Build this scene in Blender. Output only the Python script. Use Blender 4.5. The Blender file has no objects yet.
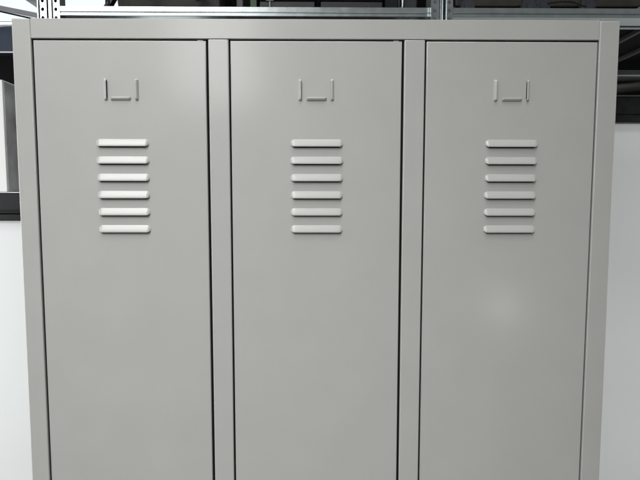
import bpy, bmesh, math, random
from mathutils import Vector, Matrix
random.seed(7)
sc = bpy.context.scene
COL = sc.collection

# ------------------------------------------------------------------ materials
def new_mat(name):
    m = bpy.data.materials.new(name); m.use_nodes = True
    nt = m.node_tree
    return m, nt, nt.nodes['Principled BSDF']

def noise(nt, scale, detail=3.0, rough=0.5, coord='Object', stretch=None):
    tc = nt.nodes.new('ShaderNodeTexCoord')
    n = nt.nodes.new('ShaderNodeTexNoise')
    n.inputs['Scale'].default_value = scale
    n.inputs['Detail'].default_value = detail
    n.inputs['Roughness'].default_value = rough
    if stretch:
        mp = nt.nodes.new('ShaderNodeMapping'); mp.inputs['Scale'].default_value = stretch
        nt.links.new(tc.outputs[coord], mp.inputs['Vector']); nt.links.new(mp.outputs['Vector'], n.inputs['Vector'])
    else:
        nt.links.new(tc.outputs[coord], n.inputs['Vector'])
    return n

def bump(nt, b, src, strength, dist, prev=None):
    bp = nt.nodes.new('ShaderNodeBump')
    bp.inputs['Strength'].default_value = strength
    bp.inputs['Distance'].default_value = dist
    nt.links.new(src.outputs['Fac'], bp.inputs['Height'])
    if prev: nt.links.new(prev.outputs['Normal'], bp.inputs['Normal'])
    nt.links.new(bp.outputs['Normal'], b.inputs['Normal'])
    return bp

def ramp_color(nt, b, src, c0, c1, p0=0.3, p1=0.7):
    r = nt.nodes.new('ShaderNodeValToRGB')
    r.color_ramp.elements[0].position = p0; r.color_ramp.elements[0].color = (*c0, 1)
    r.color_ramp.elements[1].position = p1; r.color_ramp.elements[1].color = (*c1, 1)
    nt.links.new(src.outputs['Fac'], r.inputs['Fac'])
    nt.links.new(r.outputs['Color'], b.inputs['Base Color'])

def rough_range(nt, b, src, lo, hi):
    mr = nt.nodes.new('ShaderNodeMapRange')
    mr.inputs['From Min'].default_value = 0.3; mr.inputs['From Max'].default_value = 0.7
    mr.inputs['To Min'].default_value = lo; mr.inputs['To Max'].default_value = hi
    nt.links.new(src.outputs['Fac'], mr.inputs['Value'])
    nt.links.new(mr.outputs['Result'], b.inputs['Roughness'])

def paint_material():
    m, nt, b = new_mat('light_grey_powder_coat')
    n = noise(nt, 14.0, 4.0)
    ramp_color(nt, b, n, (0.437, 0.434, 0.419), (0.454, 0.451, 0.435))
    rough_range(nt, b, n, 0.42, 0.48)
    wave = noise(nt, 5.0, 1.0, 0.4, stretch=(1.0, 1.0, 0.45))       # slight unevenness of pressed sheet
    b1 = bump(nt, b, wave, 0.35, 0.0011)
    peel = noise(nt, 620.0, 2.0)                                   # orange peel of the coating
    bump(nt, b, peel, 0.16, 0.0004, b1)
    b.inputs['Specular IOR Level'].default_value = 0.36
    b.inputs['Coat Weight'].default_value = 0.45
    b.inputs['Coat Roughness'].default_value = 0.17
    return m

def plain(name, c, rough=0.5, metal=0.0, var=0.12, scale=30.0, bmp=0.0, coord='Object'):
    m, nt, b = new_mat(name)
    n = noise(nt, scale, 4.0, coord=coord)
    ramp_color(nt, b, n, tuple(x * (1 - var) for x in c), tuple(min(1, x * (1 + var)) for x in c))
    rough_range(nt, b, n, rough * 0.85, min(1, rough * 1.15))
    b.inputs['Metallic'].default_value = metal
    if bmp: bump(nt, b, n, bmp, 0.002)
    return m

def galv_material():
    m, nt, b = new_mat('galvanised_steel')
    v = nt.nodes.new('ShaderNodeTexNoise'); tc = nt.nodes.new('ShaderNodeTexCoord')
    nt.links.new(tc.outputs['Object'], v.inputs['Vector'])
    v.inputs['Scale'].default_value = 45.0; v.inputs['Detail'].default_value = 5.0
    ramp_color(nt, b, v, (0.47, 0.515, 0.52), (0.54, 0.58, 0.585))
    rough_range(nt, b, v, 0.21, 0.25)
    b.inputs['Metallic'].default_value = 0.95
    return m

def emit(name, c, s):
    m = bpy.data.materials.new(name); m.use_nodes = True
    nt = m.node_tree; nt.nodes.clear()
    e = nt.nodes.new('ShaderNodeEmission'); o = nt.nodes.new('ShaderNodeOutputMaterial')
    tc = nt.nodes.new('ShaderNodeTexCoord'); n = nt.nodes.new('ShaderNodeTexNoise')
    n.inputs['Scale'].default_value = 0.6; n.inputs['Detail'].default_value = 3
    nt.links.new(tc.outputs['Object'], n.inputs['Vector'])
    r = nt.nodes.new('ShaderNodeValToRGB')
    r.color_ramp.elements[0].color = (c[0] * .94, c[1] * .97, c[2] * .98, 1); r.color_ramp.elements[1].color = (*c, 1)
    nt.links.new(n.outputs['Fac'], r.inputs['Fac']); nt.links.new(r.outputs['Color'], e.inputs['Color'])
    e.inputs['Strength'].default_value = s
    nt.links.new(e.outputs[0], o.inputs[0])
    return m

PAINT = paint_material()
GALV = galv_material()
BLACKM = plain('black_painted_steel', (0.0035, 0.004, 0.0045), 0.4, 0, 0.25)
CHARC = plain('charcoal_painted_steel', (0.008, 0.0105, 0.0115), 0.42, 0, 0.2)
NAVY = plain('navy_painted_steel', (0.024, 0.037, 0.062), 0.5, 0, 0.2, 12)
WHITEP = plain('white_plaster', (0.80, 0.82, 0.82), 0.75, 0, 0.015, 3, 0.05)
WHITEB = plain('white_board', (0.82, 0.82, 0.81), 0.6, 0, 0.02, 8)
MARBLE = plain('mottled_grey_board', (0.46, 0.46, 0.46), 0.6, 0, 0.35, 9)
DARKROOM = plain('near_black_matt', (0.008, 0.008, 0.008), 0.9, 0, 0.3, 2)  # near-black, also stands in for shade in the door gaps
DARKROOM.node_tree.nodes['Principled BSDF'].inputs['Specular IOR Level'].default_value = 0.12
OLIVE = plain('olive_black_plastic', (0.045, 0.044, 0.036), 0.3, 0, 0.2, 18)
BLACKP = plain('black_plastic', (0.008, 0.008, 0.008), 0.45, 0, 0.2, 25)
BROWNP = plain('brown_black_plastic', (0.034, 0.028, 0.023), 0.4, 0, 0.2, 25)
RUBBER = plain('dark_rubber', (0.030, 0.033, 0.041), 0.4, 0, 0.2, 40)
GREENP = plain('dark_green_board', (0.035, 0.062, 0.022), 0.5, 0, 0.2, 20)
CHROME = plain('silver_metal', (0.7, 0.7, 0.7), 0.3, 0.9, 0.1, 40)
LATCHM = plain('dull_grey_latch', (0.30, 0.31, 0.31), 0.5, 0, 0.1, 40)
LILAC = plain('pale_painted_girder', (0.80, 0.80, 0.84), 0.6, 0, 0.04, 10)
PINK = plain('pale_pinkish_tube', (0.62, 0.5, 0.48), 0.4, 0, 0.1, 10)
PIPEM = plain('dark_grey_tube', (0.035, 0.035, 0.032), 0.45, 0, 0.2, 10)
FLOORM = plain('grey_floor', (0.22, 0.215, 0.205), 0.5, 0, 0.12, 4)
SKYM = emit('daylight', (0.93, 1.0, 1.0), 1.05)

for m_ in (BLACKM, CHARC):
    m_.node_tree.nodes['Principled BSDF'].inputs['Specular IOR Level'].default_value = 0.2

# ------------------------------------------------------------------ mesh helpers
def link(name, bm, mat, parent=None, smooth=None):
    me = bpy.data.meshes.new(name)
    bmesh.ops.recalc_face_normals(bm, faces=bm.faces[:]) if smooth is None else None
    bm.to_mesh(me); bm.free()
    me.materials.append(mat)
    o = bpy.data.objects.new(name, me); COL.objects.link(o)
    if parent: o.parent = parent
    return o

def thing(name, label, cat, loc=(0, 0, 0), group=None):
    o = bpy.data.objects.new(name, None); COL.objects.link(o)
    o.location = loc; o.empty_display_size = 0.1
    return tag(o, label, cat, group)

def tag(o, label=None, cat=None, group=None, kind=None):
    if label: o['label'] = label
    if cat: o['category'] = cat
    if group: o['group'] = group
    if kind: o['kind'] = kind
    return o

def add_box(bm, x0, x1, y0, y1, z0, z1, bev=0.0, seg=3):
    b = bmesh.new()
    vs = [b.verts.new((x, y, z)) for x in (x0, x1) for y in (y0, y1) for z in (z0, z1)]
    for f in ((0, 1, 3, 2), (4, 6, 7, 5), (0, 4, 5, 1), (2, 3, 7, 6), (0, 2, 6, 4), (1, 5, 7, 3)):
        b.faces.new([vs[i] for i in f])
    if bev:
        r = bmesh.ops.bevel(b, geom=b.edges[:], offset=bev, segments=seg, profile=0.5, affect='EDGES')
        for f in r['faces']: f.smooth = True
    merge(bm, b)
    return bm

def merge(bm, b):
    me = bpy.data.meshes.new('tmp'); b.to_mesh(me); b.free()
    bm.from_mesh(me); bpy.data.meshes.remove(me)

def box_bm(*a, **k): return add_box(bmesh.new(), *a, **k)

def add_tube(bm, p, q, r, seg=16, r2=None):
    p, q = Vector(p), Vector(q); d = q - p
    b = bmesh.new()
    bmesh.ops.create_cone(b, cap_ends=True, segments=seg, radius1=r, radius2=r if r2 is None else r2, depth=d.length)
    for f in b.faces: f.smooth = len(f.verts) == 4
    b.transform(Matrix.Translation((p + q) / 2) @ d.to_track_quat('Z', 'Y').to_matrix().to_4x4())
    merge(bm, b)
    return bm

def add_bar(bm, p, q, w, h, bev=0.0):
    """square bar from p to q, w wide sideways and h high"""
    p, q = Vector(p), Vector(q); d = (q - p); L = d.length
    t = d.normalized(); s = t.cross(Vector((0, 0, 1))).normalized(); u = s.cross(t)
    b = box_bm(-w / 2, w / 2, 0, L, -h / 2, h / 2, bev=bev)
    M = Matrix(((s.x, t.x, u.x, p.x), (s.y, t.y, u.y, p.y), (s.z, t.z, u.z, p.z), (0, 0, 0, 1)))
    b.transform(M); merge(bm, b)
    return bm

def extrude_profile(pts, x0, x1, closed=False):
    """profile of (y, z) points swept along x"""
    bm = bmesh.new()
    A = [bm.verts.new((x0, y, z)) for y, z in pts]; B = [bm.verts.new((x1, y, z)) for y, z in pts]
    n = len(pts)
    for i in range(n if closed else n - 1):
        j = (i + 1) % n
        bm.faces.new((A[i], A[j], B[j], B[i]))
    if closed:
        bm.faces.new(A[::-1]); bm.faces.new(B)
    return bm

# ------------------------------------------------------------------ the locker cabinet
TOP = 1.8
DEPTH = 0.50
locker = thing('locker_cabinet', 'light grey three-door metal locker with louvred vents on each door', 'locker')

# side, top, back and bottom sheets, inner partitions
for s in (-1, 1):
    xa, xb = sorted((s * 0.4492, s * 0.4480))
    link('side_panel', box_bm(xa, xb, 0.0235, DEPTH, 0.02, TOP - 0.0015), PAINT, locker)
link('top_panel', box_bm(-0.4478, 0.4478, 0.0235, DEPTH - 0.002, TOP - 0.0024, TOP - 0.0010), PAINT, locker)
link('back_panel', box_bm(-0.4478, 0.4478, DEPTH - 0.0015, DEPTH, 0.02, TOP - 0.0026), PAINT, locker)
link('bottom_panel', box_bm(-0.4478, 0.4478, 0.0235, DEPTH - 0.002, 0.095, 0.097), PAINT, locker)
for x in (-0.147, 0.1445):
    link('inner_partition', box_bm(x - 0.0006, x + 0.0006, 0.024, DEPTH - 0.003, 0.098, TOP - 0.003), PAINT, locker)

# front frame: pressed channels with rounded edges
def channel(x0, x1, z0, z1, bev=0.0018):
    return box_bm(x0, x1, 0.0, 0.023, z0, z1, bev=bev, seg=4)
link('stile', channel(-0.4500, -0.4226, 0.0, TOP), PAINT, locker)
link('stile', channel(0.4202, 0.4500, 0.0, TOP - 0.0004), PAINT, locker)
bm = channel(-0.4223, 0.4199, 1.7717, TOP + 0.0003, bev=0.0008)
link('top_rail', bm, PAINT, locker)
link('bottom_rail', channel(-0.4223, 0.4199, 0.012, 0.095), PAINT, locker)
link('divider_post', channel(-0.1618, -0.1316, 0.0955, 1.77135), PAINT, locker)
link('divider_post', channel(0.1294, 0.1602, 0.0955, 1.77135), PAINT, locker)
# near-black strips filling the door gaps, standing in for the shade there
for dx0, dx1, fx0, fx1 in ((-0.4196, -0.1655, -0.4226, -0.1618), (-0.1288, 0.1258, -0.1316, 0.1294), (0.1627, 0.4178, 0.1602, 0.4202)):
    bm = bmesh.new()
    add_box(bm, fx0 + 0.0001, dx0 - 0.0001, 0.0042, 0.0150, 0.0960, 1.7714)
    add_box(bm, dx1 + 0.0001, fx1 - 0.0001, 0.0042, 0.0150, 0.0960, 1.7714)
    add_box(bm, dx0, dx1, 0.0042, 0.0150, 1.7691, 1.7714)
    link('gap_shade_strip', bm, DARKROOM, locker)

def grid_panel(x0, x1, z0, z1, slots, y=0.0, r=0.0015, back=0.019):
    """pressed door skin: flat front with real slots cut through it, rounded perimeter, folded returns"""
    xs = sorted({x0 + r, x1 - r} | {v for s in slots for v in s[:2]})
    zs = sorted({z0 + r, z1 - r} | {v for s in slots for v in s[2:]})
    bm = bmesh.new()
    V = {}
    def vert(i, j):
        if (i, j) not in V: V[(i, j)] = bm.verts.new((xs[i], y, zs[j]))
        return V[(i, j)]
    for i in range(len(xs) - 1):
        for j in range(len(zs) - 1):
            cx, cz = (xs[i] + xs[i + 1]) / 2, (zs[j] + zs[j + 1]) / 2
            if any(s[0] < cx < s[1] and s[2] < cz < s[3] for s in slots): continue
            bm.faces.new((vert(i, j), vert(i + 1, j), vert(i + 1, j + 1), vert(i, j + 1)))
    n, m = len(xs), len(zs)
    loop = [vert(i, 0) for i in range(n)] + [vert(n - 1, j) for j in range(1, m)] + \
           [vert(i, m - 1) for i in range(n - 2, -1, -1)] + [vert(0, j) for j in range(m - 2, 0, -1)]
    base = [v.co.copy() for v in loop]
    def outdir(c):
        dx = -1 if abs(c.x - (x0 + r)) < 1e-6 else (1 if abs(c.x - (x1 - r)) < 1e-6 else 0)
        dz = -1 if abs(c.z - (z0 + r)) < 1e-6 else (1 if abs(c.z - (z1 - r)) < 1e-6 else 0)
        return Vector((dx, 0, dz))
    prev = loop
    steps = [(r * math.sin(a), r - r * math.cos(a)) for a in (math.pi / 8, math.pi / 4, 3 * math.pi / 8, math.pi / 2)] + [(r, back)]
    for k, (o, d) in enumerate(steps):
        cur = [bm.verts.new(c + outdir(c) * o + Vector((0, d, 0))) for c in base]
        for i in range(len(cur)):
            j = (i + 1) % len(cur)
            f = bm.faces.new((prev[i], cur[i], cur[j], prev[j])); f.smooth = k < 4
        prev = cur
    bmesh.ops.recalc_face_normals(bm, faces=bm.faces[:])
    return bm

def pressed_lip(length, width, proj, end, prof, lip=0.0007, round_end=0.2):
    """a lanced, pressed-out lip: closed along one long side and at both ends, open along the other.
    u runs along the length, v from the closed side (0) to the open side (width); height h out of the sheet."""
    bm = bmesh.new(); nv = 16
    us = []
    ne = 9
    for i in range(ne + 1): us.append(-length / 2 + end * (i / ne))
    mid = 14
    for i in range(1, mid): us.append(-length / 2 + end + (length - 2 * end) * i / mid)
    for i in range(ne + 1): us.append(length / 2 - end + end * (i / ne))
    def E(u):
        d = min(u + length / 2, length / 2 - u) / end
        d = max(0.0, min(1.0, d)); return math.sin(d * math.pi / 2) ** 0.8 if d > 0 else 0.0
    def P(t):
        for (t0, h0), (t1, h1) in zip(prof, prof[1:]):
            if t <= t1: 
                s = (t - t0) / (t1 - t0); return h0 + (h1 - h0) * s
        return prof[-1][1]
    rows = []
    for u in us:
        e = E(u)
        w = width * (1 - round_end * (1 - e))
        v0 = (width - w) * 0.5
        rows.append([bm.verts.new((u, v0 + w * k / nv, P(k / nv) * proj * e - 0.0002)) for k in range(nv + 1)])
    for a, b in zip(rows, rows[1:]):
        for k in range(nv):
            f = bm.faces.new((a[k], b[k], b[k + 1], a[k + 1])); f.smooth = True
    # rolled-in lip of sheet thickness along the open side
    L1 = []
    for row, u in zip(rows, us):
        c = row[-1].co
        L1.append(bm.verts.new((c.x, c.y - 0.0002, max(c.z - lip, -0.0008))))
    for i in range(len(rows) - 1):
        bm.faces.new((rows[i][-1], rows[i + 1][-1], L1[i + 1], L1[i]))
    # inner skin so the lip has thickness seen from below
    L2 = [[bm.verts.new((v.co.x, v.co.y - 0.0003, max(v.co.z - lip, -0.001))) for v in row[3:-1]] for row in rows]
    for i in range(len(rows) - 1):
        A = L2[i] + [L1[i]]; B = L2[i + 1] + [L1[i + 1]]
        for k in range(len(A) - 1):
            f = bm.faces.new((A[k], A[k + 1], B[k + 1], B[k])); f.smooth = True
    return bm

LOUVRE_PROF = [(0, 0), (0.08, 0.10), (0.2, 0.28), (0.5, 0.64), (0.72, 0.87), (0.84, 0.97), (0.92, 1.0), (1.0, 0.97)]
TAB_PROF = [(0, 0), (0.15, 0.38), (0.3, 0.68), (0.5, 0.9), (0.7, 1.0), (0.88, 0.98), (1.0, 0.90)]
def mat_axes(u, v, n):      # columns: local u, v, height -> world
    return Matrix(((u[0], v[0], n[0], 0), (u[1], v[1], n[1], 0), (u[2], v[2], n[2], 0), (0, 0, 0, 1)))
OUT = (0, -1, 0)
louvre_proto = pressed_lip(0.0795, 0.0119, 0.0041, 0.0058, LOUVRE_PROF, round_end=0.55)
louvre_proto.transform(mat_axes((1, 0, 0), (0, 0, -1), OUT))
tab_l = pressed_lip(0.0320, 0.0050, 0.0035, 0.0030, TAB_PROF); tab_l.transform(mat_axes((0, 0, 1), (1, 0, 0), OUT))
tab_r = pressed_lip(0.0320, 0.0050, 0.0035, 0.0030, TAB_PROF); tab_r.transform(mat_axes((0, 0, 1), (-1, 0, 0), OUT))
tab_b = pressed_lip(0.0310, 0.0054, 0.0034, 0.0030, TAB_PROF); tab_b.transform(mat_axes((1, 0, 0), (0, 0, 1), OUT))
def to_mesh(bm, name):
    bmesh.ops.recalc_face_normals(bm, faces=bm.faces[:])
    me = bpy.data.meshes.new(name); bm.to_mesh(me); bm.free(); me.materials.append(PAINT); return me
LOUVRE_ME, TABL_ME, TABR_ME, TABB_ME = (to_mesh(b, n) for b, n in ((louvre_proto, 'louvre'), (tab_l, 'card_tab'), (tab_r, 'card_tab'), (tab_b, 'card_tab')))

LZ0, LP = 1.6256, 0.02585           # top edge of the first louvre, pitch
doors = ((-0.4196, -0.1655, -0.2923), (-0.1288, 0.1258, -0.0008), (0.1627, 0.4178, 0.2933))
for k, (x0, x1, cx) in enumerate(doors):
    slots = []
    for i in range(6):
        zt = LZ0 - i * LP
        slots.append((cx - 0.0345, cx + 0.0345, zt - 0.0132, zt - 0.0050))
    tz0, tz1 = 1.6817, 1.7132
    tl, tr, tb = ((-0.0258, 0.0264, -0.0008), (-0.0281, 0.0260, -0.0005), (-0.0299, 0.0247, -0.0020))[k]
    slots.append((cx + tl + 0.0024, cx + tl + (0.0054 if k == 0 else 0.0051), tz0 + 0.0035, tz1 - 0.003))
    slots.append((cx + tr - 0.0050, cx + tr - 0.0024, tz0 + 0.0035, tz1 - 0.003))
    bm = grid_panel(x0, x1, 0.10, 1.7690, slots)
    d = link('door', bm, PAINT, locker, smooth=True)
    if k == 0: d.location.y = 0.0006
    d.rotation_euler.y = (0.0003, -0.0002, 0.0002)[k]; d.location.x = -1.4 * math.sin(d.rotation_euler.y)
    if k < 2: link('hinge_pin', box_bm(x1 - 0.0125, x1 - 0.0045, 0.0022, 0.0041, 1.7688, 1.7706, bev=0.0003), PAINT, d)
    # dark inner liner behind the slots is the closed inside of the locker
    for i in range(6):
        o = bpy.data.objects.new('louvre', LOUVRE_ME); COL.objects.link(o); o.parent = d
        o.location = (cx, 0, LZ0 - i * LP)
        o.scale = (1 + random.uniform(-.012, .012), 1 + random.uniform(-.06, .06), 1)
    zc = (tz0 + tz1) / 2
    for me, x, z in ((TABL_ME, cx + tl, zc), (TABR_ME, cx + tr, zc), (TABB_ME, cx + tb, 1.6812)):
        o = bpy.data.objects.new('card_tab', me); COL.objects.link(o); o.parent = d
        o.location = (x, 0, z); o.scale = (1, 1 + random.uniform(-.12, .12), 1)

# ------------------------------------------------------------------ galvanised shelving behind the locker
rack = thing('shelving_rack', 'galvanised steel shelving with perforated posts rising behind the locker', 'shelving', (0, 0.55, 0))
def rk(name, bm, mat=GALV):
    bm.transform(Matrix.Translation((0, -0.55, 0)))
    return link(name, bm, mat, rack)

def perforated(x0, x1, y, z0, z1, pitch, r, phase=0.0):
    """flat flange facing -y with a row of round holes"""
    bm = bmesh.new(); n = 12
    z = z0; cx = (x0 + x1) / 2
    cells = int((z1 - z0) / pitch)
    for c in range(cells):
        za, zb = z0 + c * pitch, z0 + (c + 1) * pitch; zc = (za + zb) / 2
        hole = [bm.verts.new((cx + r * math.cos(2 * math.pi * i / n), y, zc + 1.15 * r * math.sin(2 * math.pi * i / n))) for i in range(n)]
        deep = [bm.verts.new(v.co + Vector((0, 0.0018, 0))) for v in hole]
        q = []
        for i in range(n):
            a = 2 * math.pi * i / n; dx, dz = math.cos(a), math.sin(a)
            s = min((x1 - x0) / 2 / max(abs(dx), 1e-6), (zb - za) / 2 / max(abs(dz), 1e-6))
            px, pz = cx + dx * s, zc + dz * s
            q.append(bm.verts.new((px, y, pz)))
        corners = {(1, 1): (x1, zb), (-1, 1): (x0, zb), (-1, -1): (x0, za), (1, -1): (x1, za)}
        for i in range(n):
            j = (i + 1) % n
            vs = [hole[i], q[i], q[j], hole[j]]
            a, b = q[i].co, q[j].co
            if abs(a.x - b.x) > 1e-5 and abs(a.z - b.z) > 1e-5:
                mx = x1 if max(a.x, b.x) > cx + 1e-5 else x0; mz = zb if max(a.z, b.z) > zc + 1e-5 else za
                vs = [hole[i], q[i], bm.verts.new((mx, y, mz)), q[j], hole[j]]
            bm.faces.new(vs)
            bm.faces.new((hole[i], hole[j], deep[j], deep[i]))
    return bm

def post(x0, x1, lip=0.540, inner=None):
    """angle post: perforated flange to the front, folded returns at both edges"""
    bm = perforated(x0, x1, 0.545, 0.0, 2.6, 0.0212, 0.0042)
    add_box(bm, x0 - 0.0022, x0, lip, 0.585, 0.0, 2.6)
    add_box(bm, x1, x1 + 0.0012, 0.545, 0.575, 0.0, 2.6)
    rk('post', bm)
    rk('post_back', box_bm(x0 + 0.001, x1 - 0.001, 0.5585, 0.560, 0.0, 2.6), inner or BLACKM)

post(-0.7100, -0.6925); post(-0.6765, -0.6590)
post(0.2925, 0.3150, 0.526, WHITEB); post(0.3325, 0.3500, 0.526, WHITEB)
rk('joining_channel', box_bm(-0.6888, -0.6800, 0.548, 0.590, 0.0, 2.6, bev=0.001))
rk('joining_channel', box_bm(0.3185, 0.3270, 0.548, 0.590, 0.0, 2.6, bev=0.001))
prof = [(0.575, 2.0330), (0.5460, 2.0330), (0.5445, 2.0322), (0.5440, 2.0200), (0.5452, 2.0188), (0.5475, 2.0184), (0.5475, 2.0170),
        (0.5455, 2.0166), (0.5442, 2.0156), (0.5438, 2.0100), (0.5455, 2.0090), (0.6000, 2.0090), (0.6000, 2.0325)]
def beam(x0, x1, dy=0.0):
    b = extrude_profile([(y + dy, z) for y, z in prof], x0, x1, closed=True)
    rk('beam', b)
beam(-0.6570, 0.2895); beam(0.3515, 1.75)
def rear(x0, x1):
    rk('rear_beam', box_bm(x0, x1, 1.00, 1.03, 1.9815, 2.0015, bev=0.004))
    rk('tie_bar', box_bm(x0, x1, 0.66, 0.675, 2.0250, 2.0370, bev=0.003))
rear(-0.9640, 0.2935); rear(0.3515, 1.75)
for x0, x1 in ((-0.655, 0.292), (0.353, 1.75)):
    rk('shelf_board', box_bm(x0, x1, 0.601, 0.999, 2.0375, 2.0388), DARKROOM)
for x in (0.80, 0.93, 1.05, 1.16, 1.27, 1.40):
    rk('shelf_rib', box_bm(x, x + 0.011, 0.680, 0.998, 2.0240, 2.0374, bev=0.002), PIPEM)
for x in (-0.98, 0.296, 0.335):
    rk('rear_post', box_bm(x, x + 0.016, 1.031, 1.055, 0.0, 2.6, bev=0.001))
bm = bmesh.new(); add_bar(bm, (0.361, 0.610, 2.034), (0.385, 0.70, 2.16), 0.012, 0.016)
rk('brace', bm)
bm = bmesh.new(); add_bar(bm, (0.83, 0.590, 2.030), (1.06, 0.620, 2.16), 0.006, 0.010)
rk('brace', bm)

# ------------------------------------------------------------------ things on the shelf
S = 2.0395
# olive-black case with feet
c = thing('equipment_case', 'olive-black case with slanted front and black corner foot on the shelf', 'case', (-0.395, 0.70, S))
bm = extrude_profile([(-0.085, 0.010), (-0.10, 0.016), (-0.125, 0.10), (-0.11, 0.22), (0.13, 0.22), (0.13, 0.010)], -0.135, 0.135, closed=True)
link('body', bm, OLIVE, c)
link('base_skirt', box_bm(-0.130, 0.140, -0.105, 0.12, 0.0, 0.0095, bev=0.002), BLACKP, c)
bm = box_bm(-0.190, -0.137, -0.115, -0.06, 0.0, 0.007, bev=0.002)
add_bar(bm, (-0.172, -0.09, 0.007), (-0.142, -0.09, 0.055), 0.02, 0.012)
add_tube(bm, (-0.163, -0.10, 0.007), (-0.163, -0.10, 0.03), 0.006)
link('foot', bm, BLACKP, c)
bm = box_bm(0.075, 0.105, -0.128, -0.118, 0.020, 0.034, bev=0.003)
link('latch', bm, RUBBER, c)

bm = box_bm(-0.215, -0.196, 0.60, 0.78, S, S + 0.26, bev=0.003)
tag(link('narrow_box', bm, PIPEM), 'narrow dark grey box upright between olive case and green box', 'box')
bm = box_bm(-0.178, -0.160, 0.60, 0.80, S, S + 0.28, bev=0.002)
tag(link('narrow_box', bm, GREENP), 'narrow dark green box upright on the shelf beside a black case', 'box')

def black_case(x0, x1, label, tx, tw, tall):
    c = thing('latched_case', label, 'case', ((x0 + x1) / 2, 0.70, S))
    w = (x1 - x0) / 2
    link('body', box_bm(-w, w, -0.11, 0.12, 0.0, 0.0265, bev=0.003), BLACKP, c)
    link('lid', box_bm(-w - 0.002, w + 0.002, -0.115, 0.122, 0.0270, 0.17, bev=0.006), CHARC, c)
    x = tx - (x0 + x1) / 2
    bm = box_bm(x - 0.0015, x + 0.0015, -0.117, -0.1155, 0.001, tall, bev=0.0004)
    add_box(bm, x - tw / 2, x + tw / 2, -0.1185, -0.1172, tall + 0.0006, tall + 0.0022, bev=0.0004)
    link('latch', bm, PIPEM if tall < 0.02 else LATCHM, c)
black_case(-0.152, -0.004, 'black latched case left of its twin, in the middle of the shelf', -0.124, 0.020, 0.0235)
black_case(0.010, 0.176, 'black latched case right of its twin, near the second perforated post', 0.139, 0.014, 0.013)

c = thing('folded_stand', 'dark folded stand with a bent silver rod beside the second post', 'stand', (0.225, 0.68, S))
link('frame', box_bm(-0.040, 0.0, -0.05, 0.06, 0, 0.24, bev=0.004), CHARC, c)
link('frame', box_bm(0.016, 0.054, -0.04, 0.06, 0, 0.24, bev=0.004), BLACKP, c)
bm = bmesh.new()
pts = [(-0.004, -0.075, 0.004), (0.002, -0.075, 0.008), (0.006, -0.075, 0.017), (0.007, -0.075, 0.20)]
for p, q in zip(pts, pts[1:]): add_tube(bm, p, q, 0.0036)
link('rod', bm, CHROME, c)

c = thing('wheeled_tray', 'brown-black tray on dark round feet on the right shelf bay', 'tray', (0.72, 0.72, S))
link('body', box_bm(-0.34, 0.42, -0.09, 0.15, 0.030, 0.15, bev=0.005), BROWNP, c)
link('skirt', box_bm(-0.335, 0.415, -0.085, 0.145, 0.0245, 0.0295, bev=0.001), CHARC, c)
for x in (-0.315, -0.148, -0.112, 0.012, 0.30):
    bm = bmesh.new(); add_tube(bm, (x, -0.125, 0.0190), (x, -0.098, 0.0190), 0.0185, 28)
    add_tube(bm, (x, -0.1275, 0.0190), (x, -0.1252, 0.0190), 0.0095, 20)
    add_box(bm, x - 0.006, x + 0.006, -0.0975, -0.0905, 0.010, 0.05, bev=0.001)
    link('foot', bm, RUBBER, c)
bm = bmesh.new()
pts = [Vector((0.62 + 0.13 * t, 0.594 + 0.004 * math.sin(9 * t), S + 0.019 + 0.010 * math.sin(4.1 * t + 0.6) + 0.006 * t)) for t in [i / 14 for i in range(15)]]
for p, q in zip(pts, pts[1:]): add_tube(bm, p, q, 0.0022, 8)
tag(link('cable', bm, CHARC), 'thin dark cable sagging in front of the brown-black tray', 'cable')

# ------------------------------------------------------------------ left of the locker: black ledge, white box, blue beam
c = thing('ledge_shelf', 'black ledge under a navy blue beam, left of the locker', 'shelf', (-2.0, 1.25, 1.46))
def lp(name, bm, mat):
    bm.transform(Matrix.Translation((2.0, -1.25, -1.46))); link(name, bm, mat, c)
lp('ledge', box_bm(-3.4, -0.90, 1.215, 1.80, 1.4880, 1.5710, bev=0.003), CHARC)
lp('ledge_lip', box_bm(-3.4, -0.90, 1.208, 1.2145, 1.4960, 1.5030, bev=0.002), CHARC)
lp('lower_rail', box_bm(-3.4, -0.90, 1.206, 1.30, 1.4600, 1.4875, bev=0.003), BLACKM)
lp('top_strip', box_bm(-3.4, -0.90, 1.213, 1.24, 1.5715, 1.5752, bev=0.001), LILAC)
lp('header_beam', box_bm(-3.6, -0.90, 1.60, 1.68, 2.2425, 2.372, bev=0.006), NAVY)
lp('header_flange', box_bm(-3.6, -0.90, 1.597, 1.603, 2.2352, 2.2420, bev=0.002), LILAC)
lp('dark_void_sheet', box_bm(-3.6, -0.90, 1.82, 1.84, 1.5720, 2.375), DARKROOM)  # near-black sheet standing in for the dark void behind the box

c = thing('white_box', 'tall white box with a mottled grey side, standing on the black ledge', 'box', (-1.494, 1.40, 1.5755))
link('body', box_bm(-0.25, 0.262, -0.195, 0.25, 0.0, 0.438, bev=0.002), WHITEB, c)
link('side_panel', box_bm(0.2625, 0.266, -0.190, 0.248, 0.002, 0.432, bev=0.001), MARBLE, c)

tag(link('wall', box_bm(-4.2, -0.55, 1.235, 1.33, 0.0, 1.4595), WHITEP), 'bright white wall below the black ledge, left of the locker', 'wall')
tag(link('wall', box_bm(0.55, 4.2, 1.235, 1.33, 0.0, 1.8535), WHITEP), 'shaded white wall below the black window frame, right of the locker', 'wall')

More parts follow.
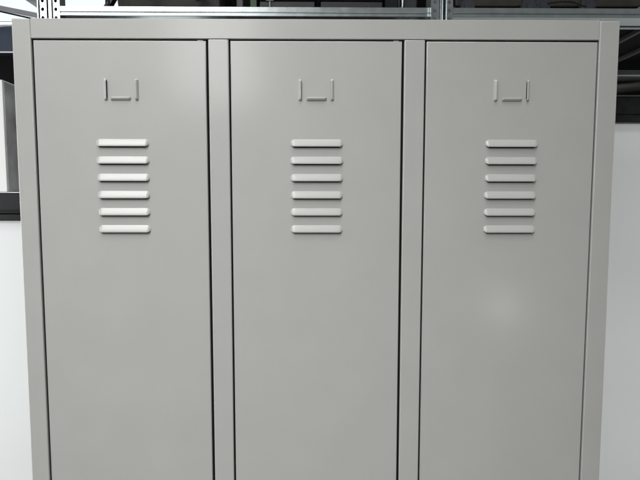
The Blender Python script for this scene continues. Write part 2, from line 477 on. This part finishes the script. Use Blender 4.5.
# ------------------------------------------------------------------ right of the locker: black window frame with tubes behind
c = thing('window_frame', 'black window frame above the shaded white wall, right of the locker', 'window', (2.2, 1.25, 1.854))
def wp(name, bm, mat):
    bm.transform(Matrix.Translation((-2.2, -1.25, -1.854))); link(name, bm, mat, c)
wp('lower_rail', box_bm(0.60, 4.0, 1.205, 1.33, 1.8540, 1.8850, bev=0.003), BLACKM)
wp('sill', box_bm(0.60, 4.0, 1.215, 1.33, 1.8855, 1.9560, bev=0.003), BLACKM)
wp('top_strip', box_bm(0.60, 4.0, 1.213, 1.25, 1.9565, 1.9625, bev=0.001), PIPEM)
def tubes(label, mat, spec):
    for (p, q, r), lb in zip(spec, label):
        bm = bmesh.new(); add_tube(bm, p, q, r)
        tag(link('tube', bm, mat), lb, 'tube', 'tubes behind the window frame')
tubes(['dark grey tube just above the black window frame', 'dark grey tube between the frame and the pinkish tube',
       'dark grey tube above the pinkish tube', 'dark grey tube highest of those beside the locker'], PIPEM,
      [((1.15, 1.60, 2.05), (2.6, 1.75, 2.22), 0.022), ((1.15, 1.62, 2.13), (2.6, 1.70, 2.165), 0.016),
       ((1.15, 1.62, 2.27), (2.6, 1.80, 2.52), 0.012), ((1.15, 1.62, 2.38), (2.6, 1.80, 2.66), 0.012)])

# ------------------------------------------------------------------ roof, daylight, floor
bm = bmesh.new(); add_bar(bm, (-4.0, 3.1, 3.328), (-1.7, 3.1, 2.885), 0.02, 0.036, bev=0.003)
tag(link('roof_girder', bm, LILAC), 'pale grey roof girder slanting across the bright daylight', 'girder')
bm = bmesh.new(); add_bar(bm, (-3.0, 3.083, 3.121), (-2.1, 3.083, 2.925), 0.012, 0.010)
tag(link('roof_rail', bm, BLACKM), 'thin black rail along the underside of the pale girder', 'rail')
bm = bmesh.new(); add_bar(bm, (-1.113, 1.2, 2.340), (-1.88, 2.7, 2.880), 0.045, 0.04)
tag(link('roof_strut', bm, BLACKM), 'black strut crossing the bright daylight beside the left post', 'strut')

bm = box_bm(-9.0, -1.15, 4.2, 4.22, 0.0, 5.2)
tag(link('sky', bm, SKYM), kind='structure')
bm = box_bm(-1.15, 6.0, 4.18, 4.25, 0.0, 5.2)
tag(link('backdrop', bm, DARKROOM), kind='structure')
bm = bmesh.new(); bmesh.ops.create_grid(bm, x_segments=1, y_segments=1, size=9)
tag(link('floor', bm, FLOORM), kind='structure')

# ------------------------------------------------------------------ light
def area(name, loc, target, sx, sy, power, color=(1, 1, 1), spread=None):
    l = bpy.data.lights.new(name, 'AREA'); l.shape = 'RECTANGLE'; l.size = sx; l.size_y = sy
    l.energy = power; l.color = color
    if spread: l.spread = spread
    o = bpy.data.objects.new(name, l); COL.objects.link(o); o.location = loc
    o.rotation_euler = (Vector(target) - Vector(loc)).to_track_quat('-Z', 'Y').to_euler()
    return o
area('skylight_lamp', (-0.85, -1.6, 2.85), (-0.13, 0.0, 1.02), 1.25, 1.15, 4.5, (1.0, 1.0, 0.99), math.radians(46))
area('overhead_light', (-0.1, -0.8, 4.0), (-0.05, 0.0, 1.4), 1.4, 0.8, 15, (1.0, 1.0, 0.995), math.radians(120))
area('side_window_light', (-1.75, -1.4, 2.85), (-0.75, 0.55, 2.08), 1.2, 0.6, 0.95, (1.0, 1.0, 1.0), math.radians(44))
area('left_window_light', (-2.7, -0.75, 1.75), (-0.2, 0.0, 1.45), 0.6, 1.4, 9, (1.0, 1.0, 0.99))
area('high_window_light', (-0.98, -4.0, 3.15), (-0.2, 0.0, 1.75), 0.8, 1.3, 29, (1.0, 1.0, 0.99))
area('small_lamp', (1.46, -3.0, 0.72), (0.28, 0, 1.37), 0.17, 0.17, 1.3, (1.0, 0.98, 0.95))
area('left_wall_fill', (-3.0, 0.12, 1.15), (-1.15, 1.235, 1.0), 0.6, 2.0, 44, (0.99, 1.0, 1.0))  # unseen lamp added to brighten the left wall
area('right_wall_fill', (3.1, 0.05, 1.6), (1.1, 1.235, 1.2), 0.5, 1.2, 19, (1.0, 1.0, 0.985))  # added fill for the right wall, kept off the locker front

w = bpy.data.worlds.new('World'); sc.world = w; w.use_nodes = True
bg = w.node_tree.nodes['Background']
bg.inputs['Color'].default_value = (0.96, 1.0, 1.0, 1); bg.inputs['Strength'].default_value = 0.17

# ------------------------------------------------------------------ camera
cd = bpy.data.cameras.new('Camera'); cam = bpy.data.objects.new('Camera', cd); COL.objects.link(cam)
cd.sensor_fit = 'HORIZONTAL'; cd.sensor_width = 36.0; cd.lens = 481.0 / 640.0 * 36.0
cd.clip_start = 0.02; cd.clip_end = 60
yaw, pit, rol = 0.0089, -0.0747, 0.0007
f = Vector((math.sin(yaw) * math.cos(pit), math.cos(yaw) * math.cos(pit), math.sin(pit)))
r0 = Vector((math.cos(yaw), -math.sin(yaw), 0)); u0 = r0.cross(f)
r = math.cos(rol) * r0 + math.sin(rol) * u0; u = -math.sin(rol) * r0 + math.cos(rol) * u0
M = Matrix(((r.x, u.x, -f.x, -0.0024), (r.y, u.y, -f.y, -0.7326), (r.z, u.z, -f.z, 1.5281), (0, 0, 0, 1)))
cam.matrix_world = M
sc.camera = cam

sc.view_settings.view_transform = 'Standard'
sc.view_settings.look = 'None'
sc.view_settings.exposure = 0
sc.view_settings.gamma = 1
sc.cycles.max_bounces = 8
